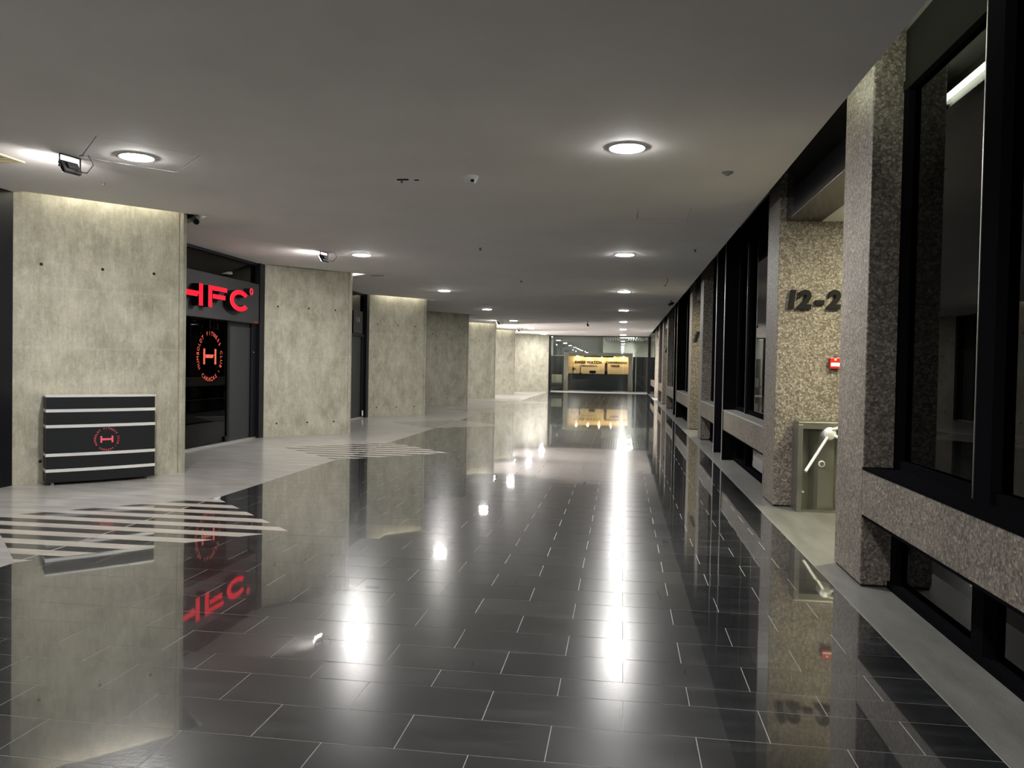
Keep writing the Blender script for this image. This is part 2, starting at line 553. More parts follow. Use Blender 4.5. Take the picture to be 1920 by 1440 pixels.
PAN1 = [(-4.50, 6.33), (-3.93, 7.02), (-4.53, 7.62), (-5.12, 6.98)]
PAN2 = [(0.14, 9.74), (0.77, 9.74), (0.77, 10.36), (0.14, 10.36)]
cu = bpy.data.curves.new('ceiling', 'CURVE'); cu.dimensions = '2D'; cu.fill_mode = 'BOTH'; cu.extrude = 0.03
def spl(pts):
    s = cu.splines.new('POLY'); s.points.add(len(pts) - 1); s.use_cyclic_u = True
    for p, q in zip(s.points, pts): p.co = (q[0], q[1], 0, 1)
spl([(-7.35, YB), (XE, YB), (XE, YF), (-7.35, YF)])
for k in ROWS: spl(slot_poly(k))
spl(PAN1); spl(PAN2)
ob = bpy.data.objects.new('c', cu); COL.objects.link(ob)
dg = bpy.context.evaluated_depsgraph_get(); dg.update()
me = bpy.data.meshes.new_from_object(ob.evaluated_get(dg))
bpy.data.objects.remove(ob)
me.name = 'ceiling'; me.materials.clear(); me.materials.append(MATS['ceiling_paint'])
ceiling = bpy.data.objects.new('ceiling', me); COL.objects.link(ceiling)
ceiling.location = (0, 0, CZ + 0.03)
ORG['ceiling'] = Vector((0, 0, CZ + 0.03))
tag(ceiling, 'grey painted hung ceiling running the length of the hall', 'ceiling', kind='structure')
tag(MB().box(-7.45, 1.24, YB, YF, TOPZ, TOPZ + 0.1).build('ceiling_slab', 'plenum_white'), 'pale upper slab above the hung ceiling', 'ceiling', kind='structure')
tag(MB().box(1.24, 1.95, YB, YF, TOPZ, TOPZ + 0.1).build('ceiling_cove', 'soffit_paint'), 'dark olive soffit over the cove along the window side', 'ceiling', kind='structure')
tag(MB().box(1.22, 1.26, YB, YF, CZ + 0.06, TOPZ).build('cove_light_stop', 'soffit_paint'), 'unseen upright board added behind the cove to stop light leaking', 'trim', kind='structure')  # unseen board put in to keep the tube light out of the plenum

def shrink(poly, g):
    cx = sum(p[0] for p in poly) / len(poly); cy = sum(p[1] for p in poly) / len(poly)
    out = []
    for x, y in poly:
        L = math.hypot(x - cx, y - cy)
        out.append((cx + (x - cx) * (L - g) / L, cy + (y - cy) * (L - g) / L))
    return out
for poly, lab, g in ((PAN1, 'square ceiling hatch turned cornerwise around the downlight beside the floodlight', 0.012), (PAN2, 'small square ceiling hatch near the second column-side downlight', 0.009)):
    cx = sum(p[0] for p in poly) / 4; cy = sum(p[1] for p in poly) / 4
    o = MB().prism(shrink(poly, g), CZ + 0.001, CZ + 0.03).build('ceiling_hatch', 'ceiling_paint', origin=(cx, cy, CZ))
    tag(o, lab, 'ceiling hatch')

# ------------------------------------------------------------------ back wall, left backing, right backing
tag(MB().box(-7.5, 4.6, YB - 0.2, YB, 0, TOPZ + 0.1).build('wall_back', 'charcoal_panel'), 'dark plain wall closing the near end of the hall', 'wall', kind='structure')
tag(MB().box(-10.2, -10.0, YB, YF, 0, 3.6).build('wall_left', 'black_matte'), 'unlit back wall inside the shops on the pillar side', 'wall', kind='structure')

# ------------------------------------------------------------------ concrete pillars
PLAB = {-1: 'grey concrete pillar before the shopfront with the cream ceiling grille',
        0: 'wide board-marked concrete pillar behind the black reception counter',
        1: 'concrete pillar between the red-lettered shopfront and the door numbered 116',
        2: 'concrete pillar just past the door numbered 116, lit along its top',
        3: 'unlit olive-grey concrete pillar next after the top-lit one',
        4: 'mottled tan concrete pillar two past the top-lit one by door 116',
        5: 'pale brightly washed concrete pillar beside the end return wall'}
for k in ROWS:
    o = Vector((0, P * k, 0))
    base = (A0 + B0) / 2 + o
    t = thing('concrete_pillar', base, PLAB[k], 'pillar', 'concrete pillars')
    MB().prism(pillar_poly(k), 0, TOPZ).build('shaft', 'concrete', t)
    if k >= 0:
        for zz in (2.60, 0.26):
            for fr in (0.16, 0.49, 0.79):
                p = A0 + o + (B0 - A0) * fr
                M = Matrix((( -d.x, 0, nf.x), (-d.y, 0, nf.y), (0, 1, 0))).to_3x3()
                MB().lathe([(0.019, 0.0), (0.019, 0.0015), (0.012, 0.002)], (p.x, p.y, zz), 10, M).build('tie_hole_disc', 'hole_shade', t)  # dark discs on the face stand in for the shade inside the holes
# return wall at the far end
tag(MB().prism([(-7.3, 46.6), (-4.42, 48.05), (-4.42, 48.4), (-7.3, 48.4)], 0, CZ).build('wall_far', 'concrete'), 'tan concrete return wall at the far end of the pillar side', 'wall', kind='structure')

# ------------------------------------------------------------------ slot lamps over the pillars
SLAB = {-1: 'pillar outside', 0: 'pillar behind the black counter', 2: 'pillar past door 116', 4: 'mottled tan pillar', 5: 'pale pillar by the end return wall'}
for k in (-1, 0, 1, 2, 4, 5):
    o = Vector((0, P * k, 0))
    a, b_ = A0 + o + nf * 0.085 + d * 0.35, B0 + o + nf * 0.085 - d * 0.25
    z = 3.66
    if k == 1:
        a, b_ = B0 + o + d * 0.10 + nf * 0.05, B0 + o + d * 0.10 - nf * 0.40
    lab = 'linear lamp hidden in the ceiling slot over the ' + SLAB.get(k, 'end of the pillar beside door 116')
    t = thing('slot_lamp', ((a + b_) / 2).to_tuple()[:2] + (TOPZ,), lab, 'lamp', 'slot lamps over the pillars')
    MB().tube([(a.x, a.y, z), (b_.x, b_.y, z)], 0.016, 8).build('lamp_tube', 'slot_glow', t)
    dr = (b_ - a).normalized(); sd = Vector((dr.y, -dr.x, 0)) * 0.025
    MB().prism([(p.x, p.y) for p in (a - sd, a + sd, b_ + sd, b_ - sd)], z + 0.025, TOPZ).build('batten', 'white_plastic', t)

# ------------------------------------------------------------------ shopfronts on the left
def side(u, v, dd):          # plane facing +x : u along y, v up, dd out of the wall
    return (FX + dd, u, v)

def shopfront(k, y0, y1, label):
    t = thing('shopfront', (FX, (y0 + y1) / 2, 0), label, 'shopfront', 'dark glazed shopfronts')
    return t

SL = {-1: 'dark glazed shopfront beneath the cream ceiling grille', 0: 'dark glazed shopfront with red round emblem on its door',
      1: 'dark glazed shopfront carrying the number 116'}
for k in range(-1, 6):
    y0, y1 = 9.05 + P * k, (8.40 + P * (k + 1) - 0.005 if k < 5 else 46.66)
    GL = 'shop_glass' if k >= 4 else 'dark_glass'
    t = shopfront(k, y0, y1, SL.get(k, 'dark glazed shopfront between the %s concrete pillar and the next' % {2: 'top-lit', 3: 'unlit olive-grey', 4: 'mottled tan', 5: 'pale far'}.get(k, '')))
    zb = 2.22
    fr = MB()
    MB().box(FX - 0.06, FX + 0.10, y1 - 0.21, y1, 0, CZ).build('post', 'black_metal', t)
    MB().box(FX - 0.06, FX + 0.04, y0, y0 + 0.12, 0, CZ).build('post', 'black_metal', t)
    MB().box(FX - 0.05, FX + 0.04, y0 + 0.12, y1 - 0.21, CZ - 0.05, CZ).build('head_rail', 'black_metal', t)
    MB().box(FX - 0.05, FX + 0.04, y0 + 0.12, y1 - 0.21, zb, zb + 0.07).build('transom', 'black_metal', t)
    MB().box(FX - 0.05, FX + 0.04, y0 + 0.12, y1 - 0.21, 0, 0.03).build('threshold', 'steel', t)
    ym = (y0 + y1) / 2
    MB().box(FX - 0.012, FX, y0 + 0.12, y1 - 0.21, zb + 0.07, CZ - 0.05).build('transom_glass', GL, t)
    e1 = y1 - 0.21
    dj = e1 - 0.20
    MB().box(FX - 0.05, FX + 0.03, dj, e1, 0.03, zb).build('jamb_panel', 'black_metal', t)
    MB().box(FX - 0.03, FX, dj - 0.83, dj, 0.03, zb).build('side_panel', 'charcoal_panel', t)
    MB().box(FX - 0.03, FX + 0.02, dj - 0.91, dj - 0.83, 0.03, zb).build('stile', 'black_metal', t)
    door = MB().box(FX - 0.012, FX, dj - 0.91 - 1.15, dj - 0.91, 0.04, zb).build('glass_door', GL, t)
    MB().box(FX, FX + 0.03, dj - 0.99, dj - 0.91, 0.04, 0.13).build('pivot_fitting', 'black_metal', door)
    MB().box(FX - 0.012, FX, y0 + 0.12, dj - 2.06, 0.03, zb).build('fixed_glass', GL, t)
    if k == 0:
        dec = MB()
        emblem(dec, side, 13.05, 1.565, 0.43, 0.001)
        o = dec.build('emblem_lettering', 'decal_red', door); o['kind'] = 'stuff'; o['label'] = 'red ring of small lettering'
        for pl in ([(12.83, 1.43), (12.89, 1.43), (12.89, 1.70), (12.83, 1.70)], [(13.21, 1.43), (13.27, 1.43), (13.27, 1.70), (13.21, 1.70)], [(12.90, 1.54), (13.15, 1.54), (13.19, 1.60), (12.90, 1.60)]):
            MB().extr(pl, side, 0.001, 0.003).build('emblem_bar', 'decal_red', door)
        MB().lathe([(0.03, 0), (0.03, 0.02)], (FX + 0.008, e1 - 0.1, 1.66), 10).build('lock_button', 'steel', t)
    if k == 1:
        nm = MB().box(FX + 0.03, FX + 0.05, dj - 0.75, dj - 0.02, 2.30, 2.90).build('number_board', 'charcoal_panel', t)
        for ci, ch in enumerate('116'):
            tx = MB(); add_text(tx, ch, side, dj - 0.54 + 0.12 * ci, 2.66, 0.2, 0.008, 0.05)
            tx.build('digit', 'number_grey', nm)
        MB().box(FX + 0.05, FX + 0.07, e1 - 0.19, e1 - 0.12, 0.06, 0.2).build('sticker', 'label_white', t)

# lamps of two assumed lit shops, put in to brighten the far end
for y, lab in ((37.8, 'bright ceiling panel lamp in the assumed lit shop beyond the mottled tan pillar'), (43.9, 'bright ceiling panel lamp in the assumed lit shop beyond the pale pillar')):
    t = thing('shop_lamp', (-8.4, y, 3.5), lab, 'lamp', 'shop ceiling lamps')
    MB().box(-8.95, -7.85, y - 0.6, y + 0.6, 3.46, 3.5).build('housing', 'white_plastic', t)
    MB().box(-8.9, -7.9, y - 0.55, y + 0.55, 3.455, 3.46).build('diffuser', 'shop_glow', t)
    t = thing('added_light_box', (-8.6, y, 0), lab.replace('ceiling panel lamp', 'added upright light box'), 'lamp', 'added light boxes')  # box added to throw more light out onto the hall ceiling
    MB().box(-8.75, -8.62, y - 0.5, y + 0.5, 0.0, 1.5).build('case', 'white_plastic', t)
    MB().box(-8.62, -8.61, y - 0.47, y + 0.47, 0.05, 1.45).build('luminous_face', 'box_glow', t)
tag(MB().box(-10.0, -7.46, 35.0, YF, 3.521, 3.6).build('ceiling_shop', 'lobby_white'), 'white ceiling inside the lit far shops', 'ceiling', kind='structure')
tag(MB().box(-10.0, -7.46, 34.8, 35.0, 0, 3.6).build('wall_shop', 'lobby_white'), 'white side wall inside the lit far shops', 'wall', kind='structure')

# ------------------------------------------------------------------ red illuminated shop sign
sg = thing('shop_sign', (FX + 0.1, 12.9, 2.5), 'dark panel sign with glowing red HFC letters above the glass door', 'sign')
SX0, SX1, LX = FX + 0.04, FX + 0.16, 0.30
MB().box(SX0, SX1, 10.2, 14.58, 2.215, 2.97).build('panel', 'sign_panel', sg)
rat = (FX + LX) / -7.05
def S(y, z): return (y * rat, 1.5 + (z - 1.5) * rat)
def quad(y0, z0, y1, z1, cut=0.0):
    return [S(y0, z0), S(y1 - cut, z0), S(y1, z1), S(y0, z1)]
def arc(cy, cz, ry, rz, t, a0, a1, n=22):
    o_, i_ = [], []
    for i in range(n + 1):
        a = math.radians(a0 + (a1 - a0) * i / n)
        o_.append(S(cy + ry * math.cos(a), cz + rz * math.sin(a)))
        i_.append(S(cy + (ry - t[0]) * math.cos(a), cz + (rz - t[1]) * math.sin(a)))
    return o_ + i_[::-1]
LET = {'H': [quad(12.60, 2.42, 12.71, 2.79), quad(12.03, 2.42, 12.14, 2.79), quad(12.17, 2.565, 12.585, 2.655, 0.05)],
       'F': [[S(12.905, 2.42), S(13.015, 2.42), S(13.015, 2.715), S(13.54, 2.715), S(13.54, 2.79), S(12.905, 2.79)], quad(13.06, 2.575, 13.48, 2.65, 0.0)],
       'C': [arc(14.04, 2.615, 0.375, 0.195, (0.125, 0.080), 38, 322)],
       'ring': [arc(14.50, 2.825, 0.058, 0.064, (0.02, 0.022), 0, 359.9)]}
for nme, polys in LET.items():
    body = MB(); face = MB(); rim = MB()
    for pl in polys:
        body.extr(pl, side, 0.165, LX - 0.008)
        cy = sum(p[0] for p in pl) / len(pl)
        rim.extr(pl, side, LX - 0.008, LX)
        # inset luminous face
        me = bmesh.new(); vv = [me.verts.new((p[0], p[1], 0)) for p in pl]
        f_ = me.faces.new(vv); f_.normal_update()
        bmesh.ops.inset_region(me, faces=[f_], thickness=0.010 if nme != 'ring' else 0.004)
        pp = [(v_.co.x, v_.co.y) for v_ in f_.verts]; me.free()
        face.extr(pp, side, LX, LX + 0.003)
    bo = body.build('letter_ring' if nme == 'ring' else 'letter', 'black_matte', sg)
    rim.build('glowing_rim', 'red_edge', bo)
    face.build('letter_face', 'red_light', bo)
MB().box(SX1, SX1 + 0.004, 14.38, 14.55, 2.235, 2.25).build('maker_plate', 'red_plastic', sg)

# ------------------------------------------------------------------ black counter
ct = thing('reception_counter', (0, 0, 0), 'black mobile reception counter with four steel bands and red round emblem', 'counter')
cL, cR = Vector((-6.62, 8.46, 0)), Vector((-5.82, 9.36, 0))
cd = (cR - cL).normalized(); L = (cR - cL).length; cn = Vector((cd.y, -cd.x, 0))
mid = (cL + cR) / 2
ct.location = mid
ct.rotation_euler = (0, 0, math.atan2(cd.y, cd.x))
ORG[ct.name] = Vector((0, 0, 0))
Z0, Z1, DEP = 0.035, 1.035, 0.265
def cpoly(g=0.0, bow=0.035, n=10):
    pts = []
    for i in range(n + 1):
        s = i / n
        pts.append((-L / 2 - g + s * (L + 2 * g), -bow * (1 - (2 * s - 1) ** 2) - g))
    return pts + [(L / 2 + g - 0.02, DEP), (-L / 2 - g + 0.02, DEP)]
MB().prism(cpoly(), Z0, Z1).build('body', 'black_laminate', ct)
for zc in (0.876, 0.692, 0.357, 0.173):
    pl = cpoly(0.004)
    MB().prism(pl, zc - 0.018, zc + 0.018).build('steel_band', 'bright_steel', ct)
MB().prism(cpoly(0.006), Z1, Z1 + 0.02).build('top_plate', 'bright_steel', ct)
MB().box(-0.012, 0.012, -0.047, -0.037, Z1 - 0.018, Z1).build('lock', 'black_matte', ct)
for sx_ in (-1, 1):
    for yy in (0.03, DEP - 0.04):
        MB().box(sx_ * (L / 2 - 0.07) - 0.018, sx_ * (L / 2 - 0.07) + 0.018, yy - 0.018, yy + 0.018, 0.0, Z0).build('foot', 'grey_plastic', ct, bevel=0.004)
def cfront(u, v, dd): return (u, -0.035 * (1 - (2 * u / L) ** 2) - 0.0005 - dd, v)
lg = MB(); emblem(lg, cfront, 0.04, 0.522, 0.140, 0.0, 0.0015)
em = lg.build('emblem_lettering', 'logo_pink', ct); em['kind'] = 'stuff'; em['label'] = 'pink-red ring of small lettering'
for s_ in (-1, 1):
    u = 0.04 + s_ * 0.062
    MB().extr([(u - 0.010, 0.482), (u + 0.010, 0.482), (u + 0.010, 0.562), (u - 0.010, 0.562)], cfront, 0.0, 0.0015).build('emblem_bar', 'logo_pink', ct)
MB().extr([(-0.012, 0.510), (0.092, 0.510), (0.092, 0.534), (-0.012, 0.534)], cfront, 0.0, 0.0015).build('emblem_bar', 'logo_pink', ct)

# ------------------------------------------------------------------ granite columns and entrances on the right
COLS = [(5.86, 6.55), (9.15, 9.85), (17.45, 18.10), (20.30, 21.00), (30.70, 31.30), (34.30, 34.90), (37.90, 38.50), (42.00, 42.60)]
CLAB = ['aggregate column beside the first long granite sill beam, hiding part of the turnstile',
        'aggregate column carrying the black numerals 12-2 and a red alarm box',
        'aggregate column past the paired black fins, before the second entrance',
        'aggregate column with a dark numeral at the second entrance',
        'aggregate column before the third entrance', 'aggregate column with a dark numeral at the third entrance',
        'aggregate column before the bright white fourth entrance', 'last aggregate column, after the bright white entrance']
for (y0, y1), lab in zip(COLS, CLAB):
    t = thing('granite_column', (XC, (y0 + y1) / 2, 0), lab, 'column', 'granite columns')
    MB().box(XC, 4.4, y0, y1, 0.012, TOPZ).build('shaft', 'aggregate', t, bevel=0.012)
    MB().box(XC + 0.012, 4.39, y0 + 0.012, y1 - 0.012, 0, 0.012).build('base_joint', 'black_matte', t)

ENT = [(6.55, 9.15), (18.10, 20.30), (31.30, 34.30), (38.50, 42.00)]
EP = [260, 170, 40, 1100]
ENAME = ['first entrance by the turnstile', 'second entrance', 'third entrance', 'bright fourth entrance']
for i, (y0, y1) in enumerate(ENT):
    tag(MB().box(1.75, 2.12, y0 + 0.002, y1 - 0.002, 3.14, TOPZ).build('entrance_lintel', 'black_gloss', bevel=0.004, origin=(1.75, y0, 3.14)), 'glossy black lintel box over the ' + ENAME[i], 'lintel', 'entrance lintels')
    tag(MB().box(2.12, 4.4, y0, y1, 3.14, 3.22).build('ceiling_entrance', 'lobby_white'), 'white ceiling inside the ' + ENAME[i], 'ceiling', kind='structure')
    tag(MB().box(4.4, 4.5, y0 - 0.6, y1 + 0.6, 0, 3.36).build('wall_entrance', 'lobby_white'), 'pale back wall inside the ' + ENAME[i], 'wall', kind='structure')
    t = thing('entrance_lamp', (3.0, (y0 + y1) / 2 - 0.3, 3.14), 'ceiling panel lamp inside the ' + ENAME[i], 'lamp', 'entrance lamps')
    yc = (y0 + y1) / 2 - 0.3
    MB().box(2.76, 3.24, yc - 0.24, yc + 0.24, 3.115, 3.14).build('housing', 'white_plastic', t)
    mname = 'entrance_glow_%d' % i
    simple(mname, (0.9, 0.9, 0.9), emit=(1.0, 0.94, 0.62) if i < 3 else (1.0, 0.97, 0.92), strength=EP[i])
    MB().box(2.78, 3.22, yc - 0.22, yc + 0.22, 3.11, 3.115).build('diffuser', mname, t)

def facing(yw):
    return lambda u, v, dd: (u, yw - dd, v)
# cast numerals
nu = thing('wall_numerals', (2.06, 9.15, 2.27), 'black cast numerals 12-2 on the aggregate wall of the first entrance', 'numerals')
for ch, u, w in (('1', 1.815, 0.30), ('2', 1.955, 0.29), ('-', 2.11, 0.34), ('2', 2.262, 0.29)):
    q = MB(); add_text(q, ch, facing(9.15), u, 2.275, 0.265, 0.045, 0.0, offset=0.014, shear=0.12)
    q.build('dash' if ch == '-' else 'numeral', 'black_matte', nu)
q = MB(); add_text(q, '1', facing(20.30), 1.79, 2.30, 0.30, 0.05, 0.0, offset=0.022, shear=0.3)
tag(q.build('wall_numeral', 'black_matte', origin=(1.79, 20.3, 2.3)), 'dark cast numeral on the aggregate wall of the second entrance', 'numeral')
q = MB(); add_text(q, '1', facing(34.30), 1.80, 2.30, 0.30, 0.05, 0.0, offset=0.022, shear=0.3)
tag(q.build('wall_numeral', 'black_matte', origin=(1.80, 34.3, 2.3)), 'dark cast numeral on the aggregate wall of the third entrance', 'numeral')
# fire alarm call point
al = thing('fire_alarm_box', (2.29, 9.15, 1.6), 'small red fire alarm call box under the numerals 12-2', 'alarm box')
MB().box(2.235, 2.345, 9.09, 9.15, 1.535, 1.655).build('case', 'red_plastic', al, bevel=0.006)
MB().box(2.243, 2.337, 9.086, 9.09, 1.56, 1.60).build('label_plate', 'label_white', al)
MB().box(2.28, 2.30, 9.086, 9.09, 1.625, 1.64).build('pictogram', 'label_white', al)
MB().box(2.275, 2.305, 9.10, 9.13, 1.655, 1.665).build('test_tab', 'black_matte', al)

# turnstile
ts = thing('turnstile', (2.3, 8.98, 0), 'stainless steel tripod turnstile against the wall of the first entrance', 'turnstile')
TY0, TY1, TX0, TX1, TH = 8.84, 9.12, 1.87, 2.95, 0.965
MB().box(TX0, TX1, TY0, TY1, TH - 0.03, TH).build('top_lid', 'brushed_steel', ts, bevel=0.006)
for x0, x1 in ((TX0, TX0 + 0.05), (TX1 - 0.05, TX1)):
    MB().box(x0, x1, TY0, TY1, 0, TH - 0.03).build('end_post', 'brushed_steel', ts, bevel=0.004)
MB().box(TX0 + 0.05, TX1 - 0.05, TY0, TY0 + 0.02, TH - 0.075, TH - 0.03).build('front_rail', 'brushed_steel', ts)
pan = MB()
prof = [(TX0 + 0.05, 0.10), (TX0 + 0.16, 0.20), (TX0 + 0.24, 0.12), (TX0 + 0.40, 0.12), (TX0 + 0.44, 0.20), (TX1 - 0.3, 0.12), (TX1 - 0.05, 0.10)]
pan.prism([(x, TY0 + dy) for x, dy in prof] + [(TX1 - 0.05, TY1), (TX0 + 0.05, TY1)], 0.0, TH - 0.03)
pan.build('side_panel', 'brushed_steel', ts)
MB().box(TX0 + 0.05, TX1 - 0.05, TY0 + 0.01, TY0 + 0.05, 0.0, 0.02).build('base_plate', 'brushed_steel', ts)
hx, hz = 2.19, 0.845
Mh = Matrix.Rotation(math.radians(90), 3, 'X')
hub = MB().lathe([(0.075, -0.14), (0.075, 0.0), (0.06, 0.03), (0.03, 0.045)], (hx, TY0 + 0.01, hz), 20, Mh).build('hub', 'bright_steel', ts, smooth=True)
for a_, ln in ((-2.2, 0.43), (-0.42, 0.45), (1.25, 0.16)):
    p0 = Vector((hx + 0.045 * math.cos(a_), TY0 - 0.015, hz + 0.045 * math.sin(a_)))
    p1 = p0 + Vector((math.cos(a_) * ln, -0.18 * ln / 0.43, math.sin(a_) * ln))
    if a_ > 0: p1 = p0 + Vector((0.1, -0.02, 0.03))
    MB().tube([p0, p1], 0.017, 12).build('tripod_arm', 'bright_steel', ts, smooth=True)
MB().lathe([(0.035, 0), (0.035, 0.008), (0.026, 0.010)], (2.145, TY0 + 0.12, 0.51), 18, Mh).build('key_lock', 'label_white', ts)
MB().lathe([(0.024, 0), (0.024, 0.003)], (2.145, TY0 + 0.1095, 0.51), 18, Mh).build('key_barrel', 'brushed_steel', ts)
MB().lathe([(0.012, 0), (0.012, 0.01)], (TX0 + 0.09, TY0 + 0.13, 0.2), 10, Mh).build('bolt', 'bright_steel', ts)

# ------------------------------------------------------------------ windows on the right
WB = [(YB, 5.86, []), (9.85, 17.45, [13.65, 14.85]), (21.00, 30.70, [25.30, 26.60]), (34.90, 37.90, []), (42.60, YF - 0.02, [])]
WLAB = ['tall dark window over the long granite sill beam, before the first entrance', 'dark window with paired black fins between the first and second entrances',
        'dark window with paired black fins between the second and third entrances', 'short dark window between the third and fourth entrances', 'dark window after the last aggregate column']
MULL = [[4.45, 2.75, 1.05, -0.65, -2.35, -4.05], [12.50, 16.2], [22.6, 24.0, 28.0, 29.4], [36.4], [44.5, 46.4]]
for wi, (y0, y1, fins) in enumerate(WB):
    t = thing('window_%d' % (wi + 1), (GX, (y0 + y1) / 2, 0), WLAB[wi], 'window', kind='structure')
    segs = [(y0, y1)] if not fins else [(y0, fins[0]), (fins[0] + 0.06, fins[1]), (fins[1] + 0.06, y1)]
    MB().box(1.885, 2.12, y0, y1, 3.50, TOPZ).build('fascia', 'fascia_paint' if wi == 0 else 'frame_black', t)
    MB().box(1.875, 1.975, y0, y1, 3.43, 3.50).build('head_frame', 'fascia_paint' if wi == 0 else 'frame_black', t)
    MB().box(1.86, 1.975, y0, y1, 0, 0.05).build('base_frame', 'frame_black', t)
    for si, (a, b_) in enumerate(segs):
        if fins and si == 1:
            MB().box(1.95, 1.99, a, b_, 0.05, 3.43).build('infill_panel', 'frame_black', t)
            continue
        bm_ = MB().box(XC, 1.855, a, b_, 0.508, 0.822).build('spandrel_beam', 'aggregate', t, bevel=0.004)
        MB().box(XC - 0.004, 1.98, a, b_, 0.822, 0.84).build('sill_cap', 'frame_black' if wi == 0 else 'steel', t)
        MB().box(XC + 0.002, 1.90, a, b_, 0.49, 0.508).build('drip_edge', 'frame_black', t)
        MB().box(1.885, 1.975, a, b_, 0.84, 0.90).build('sill_frame', 'frame_black', t)
        MB().box(1.885, 1.975, a, b_, 0.43, 0.49).build('low_head_frame', 'frame_black', t)
        js = sorted([mm for mm in MULL[wi] if a < mm < b_])
        bounds = [a] + js + [b_]
        for j in range(len(bounds) - 1):
            p0 = bounds[j] + (0.10 if j else 0.045); p1 = bounds[j + 1] - (0.10 if j < len(bounds) - 2 else 0.10)
            MB().box(GX, GX + 0.012, p0, p1, 0.90, 3.43).build('pane', 'dark_glass', t)
            MB().box(GX, GX + 0.012, p0, p1, 0.05, 0.43).build('low_pane', 'dark_glass', t)
        for mm in js:
            mu = MB().box(1.865, 1.985, mm - 0.10, mm + 0.10, 0.84, 3.5).build('mullion', 'frame_black', t)
            MB().box(1.860, 1.865, mm + 0.090, mm + 0.10, 0.84, 3.5).build('edge_strip', 'brushed_steel', mu)
            MB().box(1.865, 1.985, mm - 0.07, mm + 0.07, 0.0, 0.49).build('low_mullion', 'frame_black', t)
        MB().box(1.88, 1.98, b_ - 0.10, b_, 0.05, 3.43).build('jamb', 'frame_black', t)
        MB().box(1.88, 1.98, a, a + 0.045, 0.05, 3.43).build('jamb', 'frame_black', t)
    for fy in fins:
        fo = MB().box(1.668, 2.0, fy, fy + 0.06, 0.0, TOPZ).build('fin', 'frame_black', t)
        MB().box(1.658, 1.668, fy, fy + 0.035, 0.0, TOPZ).build('edge_strip', 'steel', fo)

# tube lamp lying in the cove above the ceiling edge
tl = thing('tube_lamp', (1.40, 5.0, CZ + 0.06), 'fluorescent tube lamp in the cove above the first long window', 'lamp')
MB().tube([(1.42, 3.35, 3.62), (1.42, 6.62, 3.62)], 0.022, 10).build('lamp_tube', 'tube_glow', tl, smooth=True)
MB().box(1.34, 1.38, 3.3, 6.66, CZ + 0.06, 3.66).build('batten', 'white_plastic', tl)
for yy in (3.32, 6.63):
    MB().box(1.37, 1.45, yy - 0.02, yy + 0.02, 3.58, 3.66).build('end_cap', 'white_plastic', tl)

# ------------------------------------------------------------------ ceiling fittings
def downlight(x, y, label, group):
    t = thing('downlight', (x, y, CZ), label, 'downlight', group)
    MB().lathe([(0.150, -0.012), (0.156, -0.010), (0.159, 0.0), (0.150, 0.0)], (x, y, CZ), 32).build('trim_ring', 'trim_white', t)
    MB().lathe([(0.149, -0.012), (0.12, -0.019), (0.06, -0.024), (0.001, -0.025)], (x, y, CZ), 28).build('diffuser', 'downlight_glow', t, smooth=True)
    return t
LY = [7.0 + 6.55 * i for i in range(-2, 7)]
first = None
DL = {0: ['over the long near window', 'over the long near window', 'abreast of the first entrance', 'abreast of the first pair of black fins', 'abreast of the second entrance', 'abreast of the second pair of black fins', 'abreast of the third entrance', 'abreast of the bright white entrance', 'just before the glazed end front'],
      1: ['before the first shopfront', 'before the first shopfront', 'inside the cornerwise ceiling hatch', 'beside the floodlight aimed at the red sign', 'beside the top-lit pillar past door 116', 'beside the unlit olive-grey pillar', 'beside the mottled tan pillar', 'beside the pale far pillar', 'beside the end return wall']}
for x, lab, grp in ((0.0, 'round downlight in the column-side row', 'downlights on the column side'), (-4.56, 'round downlight in the pillar-side row', 'downlights on the pillar side')):
    for yi, y in enumerate(LY):
        lb = lab + ', ' + DL[1 if x < -1 else 0][yi]
        if first is None:
            first = downlight(x, y, lb, grp)
        else:
            c = copy_tree(first); c.location = (x, y, CZ); c['label'] = lb; c['group'] = grp
            mt = {(1, 4): 'downlight_mid', (1, 5): 'downlight_soft', (1, 6): 'downlight_mid', (0, 5): 'downlight_mid', (0, 0): 'downlight_soft', (1, 0): 'downlight_soft'}.get((1 if x < -1 else 0, yi))
            if mt:                                  # weaker lamps
                for ch in c.children:
                    if ch.name.startswith('diffuser'):
                        ch.material_slots[0].link = 'OBJECT'; ch.material_slots[0].material = MATS[mt]

